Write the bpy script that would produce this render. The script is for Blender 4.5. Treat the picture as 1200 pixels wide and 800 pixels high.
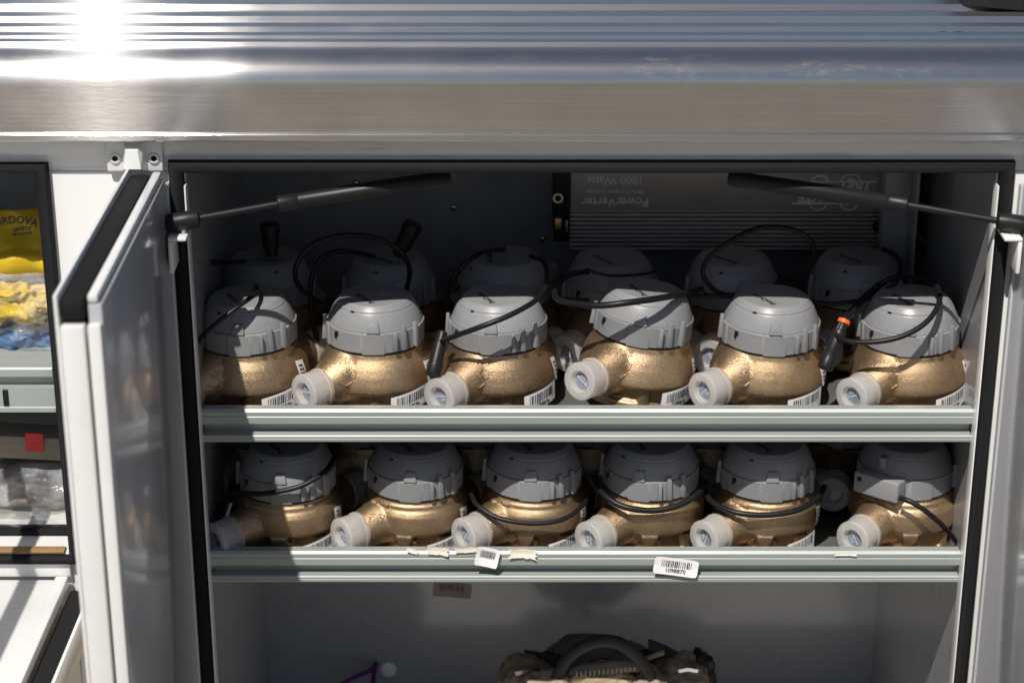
import bpy, bmesh, math, random
from mathutils import Vector, Matrix
random.seed(7)
S = bpy.context.scene
for o in list(bpy.data.objects): bpy.data.objects.remove(o)
R = math.radians
# ---------------------------------------------------------------- camera, sky, sun, exposure
THETA = R(21.2); CAM = Vector((0, -1.99, 0.763)); F = 2333.0
cd = bpy.data.cameras.new('camera'); cam = bpy.data.objects.new('camera', cd); S.collection.objects.link(cam)
cam.location = CAM; cam.rotation_euler = (math.pi/2 - THETA, 0, 0)
cd.sensor_width = 36; cd.lens = 36*F/1200; cd.clip_start = .05; cd.clip_end = 500
cd.dof.use_dof = True; cd.dof.focus_distance = 2.17; cd.dof.aperture_fstop = 4.5
S.camera = cam
SUN = Vector((.385, 1.0, -1.60)).normalized()          # direction the light travels
w = bpy.data.worlds.new('World'); S.world = w; w.use_nodes = True
nt = w.node_tree; sk = nt.nodes.new('ShaderNodeTexSky'); sk.sky_type = 'NISHITA'; sk.sun_disc = False; sk.ozone_density = 1.8; sk.dust_density = 1.2
sk.sun_elevation = math.asin(-SUN.z); sk.sun_rotation = math.atan2(-SUN.x, -SUN.y) % (2*math.pi)
nt.links.new(sk.outputs[0], nt.nodes['Background'].inputs[0]); nt.nodes['Background'].inputs[1].default_value = .05
sl = bpy.data.lights.new('sun', 'SUN'); sl.energy = 5.0; sl.angle = R(.53); sl.color = (1, .95, .88)
so = bpy.data.objects.new('sun', sl); S.collection.objects.link(so)
so.rotation_euler = SUN.to_track_quat('-Z', 'Y').to_euler(); so.location = (-1, -2.5, 5)
vs = S.view_settings; vs.view_transform = 'Standard'; vs.look = 'None'; vs.gamma = 1; vs.use_curve_mapping = False
vs.exposure = .0

# ---------------------------------------------------------------- helpers
def at(u, v, y):
    """world point at depth y seen towards (u, v)"""
    cx, cy = (u-600)/F, (400-v)/F
    d = Vector((cx, math.cos(THETA)+cy*math.sin(THETA), -math.sin(THETA)+cy*math.cos(THETA)))
    return CAM + d*((y-CAM.y)/d.y)

def mat(name, col, rough=.5, metal=0, bump=0, bscale=300, var=0, vscale=20, spec=.5, coat=0, stretch=None, trans=0, ior=1.45, bdist=.0006, rand=0,
        aniso=0, rvar=0, dirt=0, dcol=(.12,.1,.08), dscale=15, coatr=.08, alpha=1, translucent=0):
    m = bpy.data.materials.new(name); m.use_nodes = True; t = m.node_tree; N = t.nodes; L = t.links
    b = N['Principled BSDF']; c = (*col, 1)
    b.inputs['Base Color'].default_value = c; b.inputs['Roughness'].default_value = rough; b.inputs['Metallic'].default_value = metal
    b.inputs['Specular IOR Level'].default_value = spec; b.inputs['Coat Weight'].default_value = coat; b.inputs['Coat Roughness'].default_value = coatr
    b.inputs['Transmission Weight'].default_value = trans; b.inputs['IOR'].default_value = ior
    b.inputs['Anisotropic'].default_value = aniso; b.inputs['Alpha'].default_value = alpha
    tc = N.new('ShaderNodeTexCoord'); mp = N.new('ShaderNodeMapping'); L.new(tc.outputs['Object'], mp.inputs[0])
    if stretch: mp.inputs['Scale'].default_value = stretch
    src = None
    if rand:
        oi = N.new('ShaderNodeObjectInfo'); mu = N.new('ShaderNodeMath'); mu.operation = 'MULTIPLY'; mu.inputs[1].default_value = 7; L.new(oi.outputs['Random'], mu.inputs[0]); L.new(mu.outputs[0], mp.inputs['Location'])
    if var or dirt:
        n = N.new('ShaderNodeTexNoise'); n.inputs['Scale'].default_value = vscale; n.inputs['Detail'].default_value = 6; L.new(mp.outputs[0], n.inputs[0])
        mx = N.new('ShaderNodeMix'); mx.data_type = 'RGBA'; mx.inputs[6].default_value = tuple(x*(1-var) for x in col)+(1,); mx.inputs[7].default_value = tuple(min(1, x*(1+var)) for x in col)+(1,)
        L.new(n.outputs[0], mx.inputs[0]); src = mx.outputs[2]
        if dirt:
            n2 = N.new('ShaderNodeTexNoise'); n2.inputs['Scale'].default_value = dscale; n2.inputs['Detail'].default_value = 9; n2.inputs['Roughness'].default_value = .7
            L.new(mp.outputs[0], n2.inputs[0])
            cr = N.new('ShaderNodeValToRGB'); cr.color_ramp.elements[0].position = .55; cr.color_ramp.elements[1].position = .75
            cr.color_ramp.elements[1].color = (dirt,)*3+(1,); L.new(n2.outputs[0], cr.inputs[0])
            mx2 = N.new('ShaderNodeMix'); mx2.data_type = 'RGBA'; L.new(cr.outputs[0], mx2.inputs[0]); L.new(src, mx2.inputs[6]); mx2.inputs[7].default_value = (*dcol, 1); src = mx2.outputs[2]
        if rand:
            r2 = N.new('ShaderNodeMapRange'); r2.inputs[3].default_value = 1-rand; r2.inputs[4].default_value = 1+rand*.6; L.new(oi.outputs['Random'], r2.inputs[0])
            hs = N.new('ShaderNodeHueSaturation'); L.new(r2.outputs[0], hs.inputs['Value']); L.new(src, hs.inputs['Color']); src = hs.outputs[0]
        L.new(src, b.inputs['Base Color'])
    if rvar:
        n = N.new('ShaderNodeTexNoise'); n.inputs['Scale'].default_value = 12; n.inputs['Detail'].default_value = 8; L.new(mp.outputs[0], n.inputs[0])
        mr = N.new('ShaderNodeMapRange'); mr.inputs[3].default_value = max(.02, rough-rvar); mr.inputs[4].default_value = rough+rvar
        mr.inputs[1].default_value = .3; mr.inputs[2].default_value = .7
        L.new(n.outputs[0], mr.inputs[0]); L.new(mr.outputs[0], b.inputs['Roughness'])
    if bump:
        n = N.new('ShaderNodeTexNoise'); n.inputs['Scale'].default_value = bscale; n.inputs['Detail'].default_value = 4; L.new(mp.outputs[0], n.inputs[0])
        bp = N.new('ShaderNodeBump'); bp.inputs['Strength'].default_value = min(1, bump); bp.inputs['Distance'].default_value = bdist; L.new(n.outputs[0], bp.inputs['Height'])
        L.new(bp.outputs[0], b.inputs['Normal'])
    if translucent:
        tl = N.new('ShaderNodeBsdfTranslucent'); tl.inputs[0].default_value = c; ms = N.new('ShaderNodeMixShader'); ms.inputs[0].default_value = translucent
        L.new(b.outputs[0], ms.inputs[1]); L.new(tl.outputs[0], ms.inputs[2]); L.new(ms.outputs[0], N['Material Output'].inputs[0])
    return m
M = {}
M['white'] = mat('white_paint', (.70,.70,.695), .35, bump=.05, bscale=200, var=.03, coat=.4, dirt=.25, dcol=(.4,.38,.34), dscale=9)
M['header'] = mat('header_paint', (.74,.74,.73), .35, bump=.05, bscale=200, var=.05, coat=.4, stretch=(.12,1,1.6), dirt=.75, dcol=(.22,.21,.19), dscale=45)
M['tray'] = mat('dirty_shelf_tray', (.10,.10,.095), .6, .2, var=.3, vscale=30, dirt=.5, dcol=(.05,.04,.03))
M['concrete'] = mat('pale_concrete', (.28,.25,.205), .9, var=.12, vscale=3, bump=.6, bscale=60)
M['brown'] = mat('worn_brown_canvas', (.27,.22,.165), .85, bump=1, bscale=160, var=.35, vscale=45, dirt=.7, dcol=(.05,.045,.04), dscale=40)
M['floor'] = mat('scuffed_floor_paint', (.66,.65,.62), .5, var=.1, dirt=.5, dcol=(.25,.24,.22), dscale=14)
M['mark'] = mat('moulded_mark', (.50,.53,.60), .4)
M['inner'] = mat('interior_paint', (.33,.33,.345), .25, var=.06, vscale=4, coat=.7, coatr=.1, dirt=.35, dcol=(.10,.10,.10), dscale=22)
M['door'] = mat('door_inner_paint', (.43,.44,.47), .35, var=.02, coat=1, coatr=.11)
M['seal'] = mat('black_rubber', (.012,.012,.013), .75, spec=.2, bump=.2, bscale=700)
M['zinc'] = mat('galvanised_steel', (.355,.385,.375), .50, .35, var=.10, vscale=30, stretch=(.3,3,3), rvar=.1, dirt=.2, dcol=(.35,.33,.28), dscale=60)
M['bronze'] = mat('cast_bronze', (.48,.34,.205), .41, .88, bump=1, bdist=.00050, bscale=1050, var=.3, vscale=300, rvar=.10, dirt=.6, dcol=(.17,.105,.055), dscale=28, rand=.22)
M['grey'] = mat('grey_plastic', (.235,.24,.25), .38, bump=.08, bscale=900, var=.05, vscale=30, rand=.10, dirt=.35, dcol=(.36,.34,.31), dscale=70, rvar=.1)
M['greyprint'] = mat('faded_print', (.05,.05,.055), .5)
M['black'] = mat('black_plastic', (.012,.012,.013), .42, spec=.35)
M['cable'] = mat('cable_jacket', (.010,.010,.011), .38, spec=.3)
M['paper'] = mat('label_paper', (.80,.80,.80), .55, var=.04)
M['oldpaper'] = mat('torn_paper', (.72,.68,.58), .7, var=.15, vscale=120, bump=.5, bscale=200)
M['ink'] = mat('printed_ink', (.03,.03,.035), .5)
M['purpink'] = mat('label_print_violet', (.10,.09,.22), .5)
M['alu'] = mat('dark_anodised_aluminium', (.50,.46,.43), .45, .45, stretch=(.2,3,3), var=.06)
M['silver'] = mat('silver_print', (.85,.85,.88), .5)
M['copper'] = mat('brass_terminal', (.75,.45,.15), .35, .8)
M['yellow'] = mat('yellow_rubber', (.55,.38,.01), .5, bump=.2, bscale=80, var=.08)
M['blue'] = mat('blue_plastic', (.03,.10,.26), .45, bump=.6, bscale=60, var=.3, vscale=30)
M['red'] = mat('red_tag', (.55,.012,.01), .5)
M['orange'] = mat('orange_plastic', (.8,.12,.02), .5)
M['tan'] = mat('dirty_canvas', (.36,.29,.20), .85, bump=1, bscale=220, var=.25, vscale=40, dirt=.7, dcol=(.1,.08,.06), dscale=40)
M['web'] = mat('grey_webbing', (.19,.175,.155), .8, bump=1, bscale=300, var=.3, vscale=60)
M['leather'] = mat('worn_black_strap', (.035,.034,.036), .6, bump=.8, bscale=180, var=.3, vscale=60)
M['purple'] = mat('purple_strap', (.12,.015,.16), .6, bump=.5, bscale=300)
M['steel'] = mat('bright_steel', (.6,.6,.6), .25, 1)
M['stone'] = mat('grey_bagged_parts', (.26,.26,.24), .7, bump=1, bscale=60, var=.4, vscale=40)
M['cardboard'] = mat('dirty_tan_board', (.25,.21,.16), .8, var=.15)
M['ground'] = mat('dry_ground', (.125,.105,.085), .95, var=.25, vscale=1.2, bump=1, bscale=30)
M['beige'] = mat('beige_panel', (.55,.47,.36), .6)  # on the lower panel: white paint with warm shade put into its colour
M['dimtag'] = mat('shade_toned_tag', (.20,.17,.15), .7)  # pale paper tag, its shade put into the dark colour
M['dust'] = mat('rusty_dirt', (.28,.17,.08), .95, var=.3, vscale=60)

# cap plastic: milky polyethylene, lets light through
def cap_mat():
    m = mat('milky_plastic', (.95,.945,.93), .25, trans=.68, ior=1.14, translucent=.30); return m
M['cap'] = cap_mat()
M['foil'] = mat('cap_centre', (.30,.33,.40), .25, .3, bump=1, bscale=160, var=.4, vscale=150)
def film_mat():
    m = bpy.data.materials.new('clear_film'); m.use_nodes = True; t = m.node_tree; N = t.nodes; L = t.links; b = N['Principled BSDF']
    b.inputs['Base Color'].default_value = (.9,.92,.95,1); b.inputs['Roughness'].default_value = .18
    tr = N.new('ShaderNodeBsdfTransparent'); ms = N.new('ShaderNodeMixShader')
    n = N.new('ShaderNodeTexNoise'); n.inputs['Scale'].default_value = 30; n.inputs['Detail'].default_value = 5
    tc = N.new('ShaderNodeTexCoord'); L.new(tc.outputs['Object'], n.inputs[0])
    cr = N.new('ShaderNodeMapRange'); cr.inputs[1].default_value = .35; cr.inputs[2].default_value = .7; cr.inputs[3].default_value = .04; cr.inputs[4].default_value = .32
    L.new(n.outputs[0], cr.inputs[0]); L.new(cr.outputs[0], ms.inputs[0])
    L.new(tr.outputs[0], ms.inputs[1]); L.new(b.outputs[0], ms.inputs[2]); L.new(ms.outputs[0], N['Material Output'].inputs[0])
    return m
M['film'] = film_mat()
def lid_mat():
    m = bpy.data.materials.new('brushed_aluminium'); m.use_nodes = True; t = m.node_tree; N = t.nodes; L = t.links; b = N['Principled BSDF']
    b.inputs['Base Color'].default_value = (.70,.70,.71,1); b.inputs['Metallic'].default_value = 1
    b.inputs['Anisotropic'].default_value = 1.0
    tg = N.new('ShaderNodeTangent'); tg.direction_type = 'RADIAL'; tg.axis = 'X'; L.new(tg.outputs[0], b.inputs['Tangent'])
    tc = N.new('ShaderNodeTexCoord'); mp = N.new('ShaderNodeMapping'); mp.inputs['Scale'].default_value = (6, 900, 900); L.new(tc.outputs['Object'], mp.inputs[0])
    n = N.new('ShaderNodeTexNoise'); n.inputs['Scale'].default_value = 1; n.inputs['Detail'].default_value = 5; L.new(mp.outputs[0], n.inputs[0])
    n2 = N.new('ShaderNodeTexNoise'); n2.inputs['Scale'].default_value = 14; n2.inputs['Detail'].default_value = 8; L.new(tc.outputs['Object'], n2.inputs[0])
    mr = N.new('ShaderNodeMapRange'); mr.inputs[1].default_value = .3; mr.inputs[2].default_value = .75; mr.inputs[3].default_value = .12; mr.inputs[4].default_value = .17
    L.new(n2.outputs[0], mr.inputs[0]); L.new(mr.outputs[0], b.inputs['Roughness'])
    bp = N.new('ShaderNodeBump'); bp.inputs['Strength'].default_value = .16; bp.inputs['Distance'].default_value = .0003; L.new(n.outputs[0], bp.inputs['Height'])
    # scuffs: sparse patches that are rougher and paler
    mp3 = N.new('ShaderNodeMapping'); mp3.inputs['Scale'].default_value = (70, 200, 140); mp3.inputs['Rotation'].default_value = (0, .5, 0); L.new(tc.outputs['Object'], mp3.inputs[0])
    n3 = N.new('ShaderNodeTexNoise'); n3.inputs['Scale'].default_value = 1; n3.inputs['Detail'].default_value = 6; n3.inputs['Roughness'].default_value = .65; L.new(mp3.outputs[0], n3.inputs[0])
    cr = N.new('ShaderNodeValToRGB'); cr.color_ramp.elements[0].position = .68; cr.color_ramp.elements[1].position = .78; L.new(n3.outputs[0], cr.inputs[0])
    bp2 = N.new('ShaderNodeBump'); bp2.inputs['Strength'].default_value = .3; bp2.inputs['Distance'].default_value = .0004; L.new(cr.outputs[0], bp2.inputs['Height']); 
    L.new(bp.outputs[0], b.inputs['Normal'])
    mx = N.new('ShaderNodeMix'); mx.data_type = 'RGBA'; mx.inputs[6].default_value = (.68,.67,.66,1); mb = N.new('ShaderNodeMix'); mb.data_type = 'RGBA'; mb.inputs[6].default_value = (.50,.49,.48,1); mb.inputs[7].default_value = (.82,.81,.80,1); L.new(n.outputs[0], mb.inputs[0]); L.new(mb.outputs[2], mx.inputs[6]); mx.inputs[7].default_value = (.9,.9,.9,1); L.new(cr.outputs[0], mx.inputs[0]); L.new(mx.outputs[2], b.inputs['Base Color'])
    g = N.new('ShaderNodeBsdfAnisotropic'); g.inputs['Color'].default_value = (.7,.7,.7,1); g.inputs['Roughness'].default_value = .27; g.inputs['Anisotropy'].default_value = -.91
    L.new(tg.outputs[0], g.inputs['Tangent']); L.new(bp.outputs[0], g.inputs['Normal'])
    ms = N.new('ShaderNodeMixShader'); ms.inputs[0].default_value = .030; L.new(b.outputs[0], ms.inputs[1]); L.new(g.outputs[0], ms.inputs[2])
    sx = N.new('ShaderNodeSeparateXYZ'); L.new(tc.outputs['Object'], sx.inputs[0])
    def rng(out, a, b_, c0=0, c1=1):
        q = N.new('ShaderNodeMapRange'); q.inputs[1].default_value = a; q.inputs[2].default_value = b_; q.inputs[3].default_value = c0; q.inputs[4].default_value = c1; L.new(out, q.inputs[0]); return q.outputs[0]
    def mul(a, b_):
        q = N.new('ShaderNodeMath'); q.operation = 'MULTIPLY'; L.new(a, q.inputs[0]); L.new(b_, q.inputs[1]); return q.outputs[0]
    n4 = N.new('ShaderNodeTexNoise'); n4.inputs['Scale'].default_value = 1; n4.inputs['Detail'].default_value = 10; n4.inputs['Roughness'].default_value = .8
    mp4 = N.new('ShaderNodeMapping'); mp4.inputs['Scale'].default_value = (45, 160, 120); mp4.inputs['Rotation'].default_value = (0, .35, 0); L.new(tc.outputs['Object'], mp4.inputs[0]); L.new(mp4.outputs[0], n4.inputs[0])
    wm = mul(mul(mul(rng(n4.outputs[0], .50, .64), rng(n2.outputs[0], .46, .60)), rng(sx.outputs[0], -.12, .05)), mul(rng(sx.outputs[2], .276, .292), rng(sx.outputs[2], .3055, .302)))
    wm2 = mul(rng(n4.outputs[0], .66, .72), rng(n2.outputs[0], .5, .6))
    ad = N.new('ShaderNodeMath'); ad.operation = 'MAXIMUM'; L.new(wm, ad.inputs[0]); L.new(wm2, ad.inputs[1])
    sc = N.new('ShaderNodeMath'); sc.operation = 'MULTIPLY_ADD'; sc.inputs[1].default_value = .26; sc.inputs[2].default_value = .05; sc.use_clamp = True; L.new(ad.outputs[0], sc.inputs[0])
    df = N.new('ShaderNodeBsdfDiffuse'); df.inputs[0].default_value = (.5,.5,.49,1); ms2 = N.new('ShaderNodeMixShader'); L.new(sc.outputs[0], ms2.inputs[0]); L.new(ms.outputs[0], ms2.inputs[1]); L.new(df.outputs[0], ms2.inputs[2])
    L.new(ms2.outputs[0], N['Material Output'].inputs[0])
    return m
M['lid'] = lid_mat()

def link(name, me, m, parent=None, smooth=False, loc=None, rot=None):
    if m is not None and not me.materials: me.materials.append(m)
    if smooth:
        for p in me.polygons: p.use_smooth = True
    o = bpy.data.objects.new(name, me); S.collection.objects.link(o)
    if parent: o.parent = parent
    if loc is not None: o.location = loc
    if rot is not None: o.rotation_euler = rot
    return o
def mesh(v, f):
    me = bpy.data.meshes.new('m'); me.from_pydata([tuple(a) for a in v], [], f); me.update(); return me
def fix(me):
    bm = bmesh.new(); bm.from_mesh(me); bmesh.ops.remove_doubles(bm, verts=bm.verts, dist=1e-6); bmesh.ops.recalc_face_normals(bm, faces=bm.faces); bm.to_mesh(me); bm.free(); return me
def sharp(me, ang=35):
    bm = bmesh.new(); bm.from_mesh(me)
    for e in bm.edges:
        e.smooth = not (len(e.link_faces) == 2 and e.calc_face_angle(0) > R(ang))
    for f in bm.faces: f.smooth = True
    bm.to_mesh(me); bm.free(); return me
def boxm(x0, x1, y0, y1, z0, z1, bev=0.0, seg=2):
    bm = bmesh.new(); bmesh.ops.create_cube(bm, size=1)
    for v in bm.verts: v.co = Vector(((x0+x1)/2+v.co.x*(x1-x0), (y0+y1)/2+v.co.y*(y1-y0), (z0+z1)/2+v.co.z*(z1-z0)))
    if bev: bmesh.ops.bevel(bm, geom=list(bm.edges), offset=bev, segments=seg, affect='EDGES', profile=.5)
    me = bpy.data.meshes.new('m'); bm.to_mesh(me); bm.free(); return sharp(me) if bev else me
def box(name, x0, x1, y0, y1, z0, z1, m, parent=None, bev=0.001): return link(name, boxm(x0, x1, y0, y1, z0, z1, bev), m, parent)
def extr_x(prof, x0, x1, nseg=1):
    """closed (y,z) outline pushed along x"""
    n = len(prof); v = []; f = []
    for i in range(nseg+1):
        x = x0+(x1-x0)*i/nseg
        v += [(x, p[0], p[1]) for p in prof]
    for i in range(nseg):
        for j in range(n):
            a = i*n+j; b = i*n+(j+1) % n; f.append((a, b, b+n, a+n))
    f.append(tuple(range(n))[::-1]); f.append(tuple(range(nseg*n, nseg*n+n)))
    return sharp(fix(mesh(v, f)), 30)
def lathe(prof, seg=64, rf=None, close=True):
    """(r,z) profile around z; rf(az,i)->dr"""
    v = []; f = []; n = len(prof)
    for k in range(seg):
        a = 2*math.pi*k/seg
        for i, (r, z) in enumerate(prof):
            dr, dz = rf(a, i) if rf else (0, 0)
            rr = r+dr if r > 0 else 0
            v.append((rr*math.sin(a), -rr*math.cos(a), z+dz))
    for k in range(seg):
        k2 = (k+1) % seg
        for i in range(n-1):
            q = [k*n+i, k2*n+i, k2*n+i+1, k*n+i+1]
            f.append(tuple(q))
    return fix(mesh(v, f))
def spline(pts, sub=8, closed=False):
    P = [Vector(p) for p in pts]; out = []; n = len(P)
    for i in range(n-1):
        p0 = P[i-1] if i else P[0]*2-P[1]; p1 = P[i]; p2 = P[i+1]; p3 = P[i+2] if i+2 < n else P[-1]*2-P[-2]
        for k in range(sub):
            t = k/sub
            out.append(.5*((2*p1)+(p2-p0)*t+(2*p0-5*p1+4*p2-p3)*t*t+(3*p1-p0-3*p2+p3)*t**3))
    out.append(P[-1]); return out
def tubem(pts, r, seg=10, rads=None):
    v = []; f = []; n = len(pts); up = Vector((.03, .1, 1))
    t0 = (pts[1]-pts[0]).normalized(); a = t0.orthogonal().normalized()
    for i, p in enumerate(pts):
        t = (pts[min(i+1, n-1)]-pts[max(i-1, 0)]).normalized()
        a = (a-t*a.dot(t)).normalized(); b = t.cross(a); rr = rads[i] if rads else r
        for k in range(seg):
            an = 2*math.pi*k/seg; v.append(p+(a*math.cos(an)+b*math.sin(an))*rr)
    for i in range(n-1):
        for k in range(seg):
            k2 = (k+1) % seg; f.append((i*seg+k, i*seg+k2, (i+1)*seg+k2, (i+1)*seg+k))
    f.append(tuple(range(seg))[::-1]); f.append(tuple(range((n-1)*seg, n*seg)))
    return sharp(fix(mesh(v, f)), 40)
def cylm(p0, p1, r0, r1=None, seg=32):
    return tubem([Vector(p0), Vector(p1)], r0, seg, [r0, r0 if r1 is None else r1])
def merge(*ms):
    bm = bmesh.new()
    for m_ in ms: bm.from_mesh(m_)
    me = bpy.data.meshes.new('m'); bm.to_mesh(me); bm.free(); return me
def local(me, root):
    me.transform(root.matrix_world.inverted()); return me
def textm(s, size, ext=.0002, bold=0, align='CENTER', space=1):
    c = bpy.data.curves.new('t', 'FONT'); c.body = s; c.size = size; c.extrude = ext; c.align_x = align; c.align_y = 'CENTER'; c.offset = bold; c.space_character = space; c.resolution_u = 3
    o = bpy.data.objects.new('t', c); S.collection.objects.link(o); dg = bpy.context.evaluated_depsgraph_get()
    me = bpy.data.meshes.new_from_object(o.evaluated_get(dg)); bpy.data.objects.remove(o); bpy.data.curves.remove(c); me.materials.clear(); return me
def place(me, origin, xdir, updir):
    x = Vector(xdir).normalized(); y = Vector(updir); y = (y-x*y.dot(x)).normalized(); z = x.cross(y)
    me.transform(Matrix.Translation(origin) @ Matrix((x, y, z)).transposed().to_4x4()); return me
def tag(o, label=None, cat=None, group=None, kind=None):
    for k, v in (('label', label), ('category', cat), ('group', group), ('kind', kind)):
        if v: o[k] = v
    return o
def empty(name, loc=(0, 0, 0), rot=(0, 0, 0)):
    o = bpy.data.objects.new(name, None); S.collection.objects.link(o); o.location = loc; o.rotation_euler = rot; o.empty_display_size = .05
    o.matrix_world = Matrix.LocRotScale(Vector(loc), __import__('mathutils').Euler(rot), None); return o

# ---------------------------------------------------------------- setting
gv = 60; g = mesh([(-gv,-gv,-1.15),(gv,-gv,-1.15),(gv,gv,-1.15),(-gv,gv,-1.15)], [(0,1,2,3)])
tag(link('ground', g, M['ground']), kind='structure')

cp = boxm(-30, 30, -3.4, 1.2, -1.149, -1.14, .003); tag(link('concrete_pavement', cp, M['concrete']), kind='structure')
# ---------------------------------------------------------------- truck body
XL, XR = -.3385, .503          # inner edge of the big opening
ZT, ZB = .1805, -.705
truck = empty('service_truck_body')
tag(truck, 'white service truck body with open compartments under a ribbed aluminium lid', 'truck body')
T = truck
BK = .46
# face panels
FX0, FX1 = -1.3, 1.1
SW = .0175
def face(name, x0, x1, z0, z1, y0=0., y1=.004, m='white', b=.0008): return box(name, x0, x1, y0, y1, z0, z1, M[m], T, b)
LX1 = -.494; LX0 = -1.05; LZB = -.262
face('header_panel', FX0, FX1, ZT+.0005, .245, m='header')
face('stile_panel', LX1+.0005, XL-.0005, ZB-.05, ZT)
face('stile_panel', XR+.0005, FX1, ZB-.05, ZT)
face('sill_panel', LX0, LX1, ZB-.05, LZB-.0005)
face('sill_panel', XL, XR, ZB-.05, ZB)
# folded bead under the lid and a thin stepped trim along the header
face('header_trim', FX0, FX1, .1985, .2135, -.0035, -.0003, 'header')
# interior shell
box('ceiling_panel', LX0-.02, XR+.06, .0045, BK, .225, .23, M['inner'], T, 0)
box('back_wall', LX0-.02, XR+.06, BK, BK+.004, -.75, .235, M['inner'], T, 0)
box('side_wall', XL-.008, XL-.004, .0045, BK-.0005, ZB-.03, .2245, M['inner'], T, 0)
box('side_wall', XR+.004, XR+.008, .0045, BK-.0005, ZB-.03, .2245, M['inner'], T, 0)
box('side_wall', LX1+.004, LX1+.008, .0045, BK-.0005, -.60, .2245, M['inner'], T, 0)
box('side_wall', LX0-.008, LX0-.004, .0045, BK-.0005, -.60, .2245, M['inner'], T, 0)
box('floor_panel', XL-.0035, XR+.0035, .0045, BK-.0005, ZB-.02, ZB-.015, M['floor'], T, 0)
box('floor_panel', LX0-.0035, LX1+.0035, .0045, BK-.0005, LZB-.004, LZB, M['white'], T, 0)
# rubber seals + bright sheet edge inside them
def frame(x0, x1, z0, z1, prof, kz=.72):
    v = []; f = []; n = len(prof)
    for (cx, cz, sx, sz) in ((x0, z0, -1, -1), (x1, z0, 1, -1), (x1, z1, 1, 1), (x0, z1, -1, 1)):
        v += [(cx+sx*p[0], p[1], cz+sz*p[0]*kz) for p in prof]
    for i in range(4):
        i2 = (i+1) % 4
        for j in range(n):
            j2 = (j+1) % n; f.append((i*n+j, i2*n+j, i2*n+j2, i*n+j2))
    return sharp(fix(mesh(v, f)), 50)
def seal_prof(w):
    return [(0.0012, -.003), (.0012, -.010), (.003, -.0125), (w*.5, -.0138), (w-.003, -.0125), (w-.0008, -.009), (w, -.0004), (.002, -.0004)]
link('door_seal', frame(XL, XR, ZB, ZT, seal_prof(SW)), M['seal'], T)
for xx in (XL-.0006, XR-.0010): box('opening_edge', xx, xx+.0016, -.0145, .004, ZB, ZT-.012, M['white'], T, .0003)
link('door_seal', frame(LX0, LX1, LZB, ZT, seal_prof(.014)), M['seal'], T)
# shelves
def lip_prof(t, y0=.002):
    return [(y0+.014, t-.0015), (y0+.013, t), (y0+.0025, t), (y0, t-.003), (y0, t-.0070), (y0+.0007, t-.0080), (y0, t-.0090), (y0, t-.0165), (y0+.0015, t-.0180), (y0+.0115, t-.0195), (y0+.012, t-.0285), (y0+.001, t-.0305), (y0, t-.032), (y0, t-.0338),(y0+.0006, t-.0343),(y0, t-.0348), (y0, t-.0375), (y0+.0015, t-.039), (y0+.016, t-.039), (y0+.016, t-.037), (y0+.0138, t-.031), (y0+.0138, t-.010)]
SF = (-.1215, -.2965)      # shelf floors
LT = (-.0893, -.2618)
for zf, zt in zip(SF, LT):
    sh = link('shelf', boxm(XL-.002, XR+.002, .0165, BK-.01, zf-.0025, zf, .0004), M['tray'], T)
    link('shelf_lip', extr_x(lip_prof(zt), XL+.001, XR-.001, 4), M['zinc'], sh)
for x, z in ((-.075,-.003), (.04,-.045), (-.20,.03), (.30,.10), (-.30,.09)):
    link('rivet', lathe([(0, .0022), (.003, .0018), (.0045, 0), (0, 0)], 16), M['steel'], T, True, (x, BK-.0005, z), (math.pi/2, 0, 0))
link('wall_plug', lathe([(0, .004), (.010, .004), (.0115, .002), (.012, 0), (0, 0)], 32), M['paper'], T, True, tuple(at(455, 783, BK-.001)), (math.pi/2, 0, 0))

# lid -------------------------------------------------------------
def arc(cy, cz, r, a0, a1, n): return [(cy+r*math.cos(R(a0+(a1-a0)*i/n)), cz+r*math.sin(R(a0+(a1-a0)*i/n))) for i in range(n+1)]
P = -.024                   # how far the lid's front stands out
lp = [(.02, .2205), (P+.002, .2192), (P-.0022, .2195), (P-.0030, .2205), (P-.0030, .2262), (P-.0020, .2275), (P, .2285), (P, .2300)]
lp += [(P, .2300+.0062*i) for i in range(1, 8)]
lp += arc(P+.030, .2760, .030, 178, 100, 18)
zt = .3062
lp += [(.010, zt+.0008), (.020, zt+.0008), (.0225, zt+.0050), (.030, zt+.0056), (.0385, zt+.0050), (.041, zt-.002), (.0555, zt-.002), (.058, zt+.0040), (.072, zt+.0044), (.0745, zt-.0022), (.098, zt-.0022), (.1005, zt+.004), (.118, zt+.0044), (.1205, zt-.0022), (.15, zt-.0022), (.153, zt+.004), (.175, zt+.004), (.178, zt-.002), (.212, zt-.002), (.216, zt+.004), (.24, zt+.004), (.245, zt-.002), (.60, zt-.002), (.60, zt-.007), (.02, zt-.007)]
LIDX1 = 1.15
lid = link('bed_lid', extr_x(lp, -1.4, LIDX1, 30), M['lid'], T)
for u, v_ in ((1105, 39), (1123, 39)):
    p = at(u, v_, .085)
    link('rivet', lathe([(0, .0035), (.004, .003), (.006, .001), (.0062, -.001), (0, -.001)], 20), M['steel'], lid, True, (p.x, .085, zt-.001))
bc = [at(1128, -1, .215), at(1197, 11, .185), (.8, .185, .3), (.8, .6, .3), (.5, .6, .3)]
bc = [(q[0], q[1]) for q in bc]
v = [(x, y, zt+.0035) for x, y in bc]+[(x+.004, y+.004, zt+.03) for x, y in bc]
f = [(0,1,2,3,4)[::-1], (5,6,7,8,9)]+[(i, (i+1) % 5, (i+1) % 5+5, i+5) for i in range(5)]
bx_ = link('rubber_mat', fix(mesh(v, f)), M['seal']); tag(bx_, 'black rubber mat lying on the far right corner of the aluminium lid', 'mat')

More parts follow.
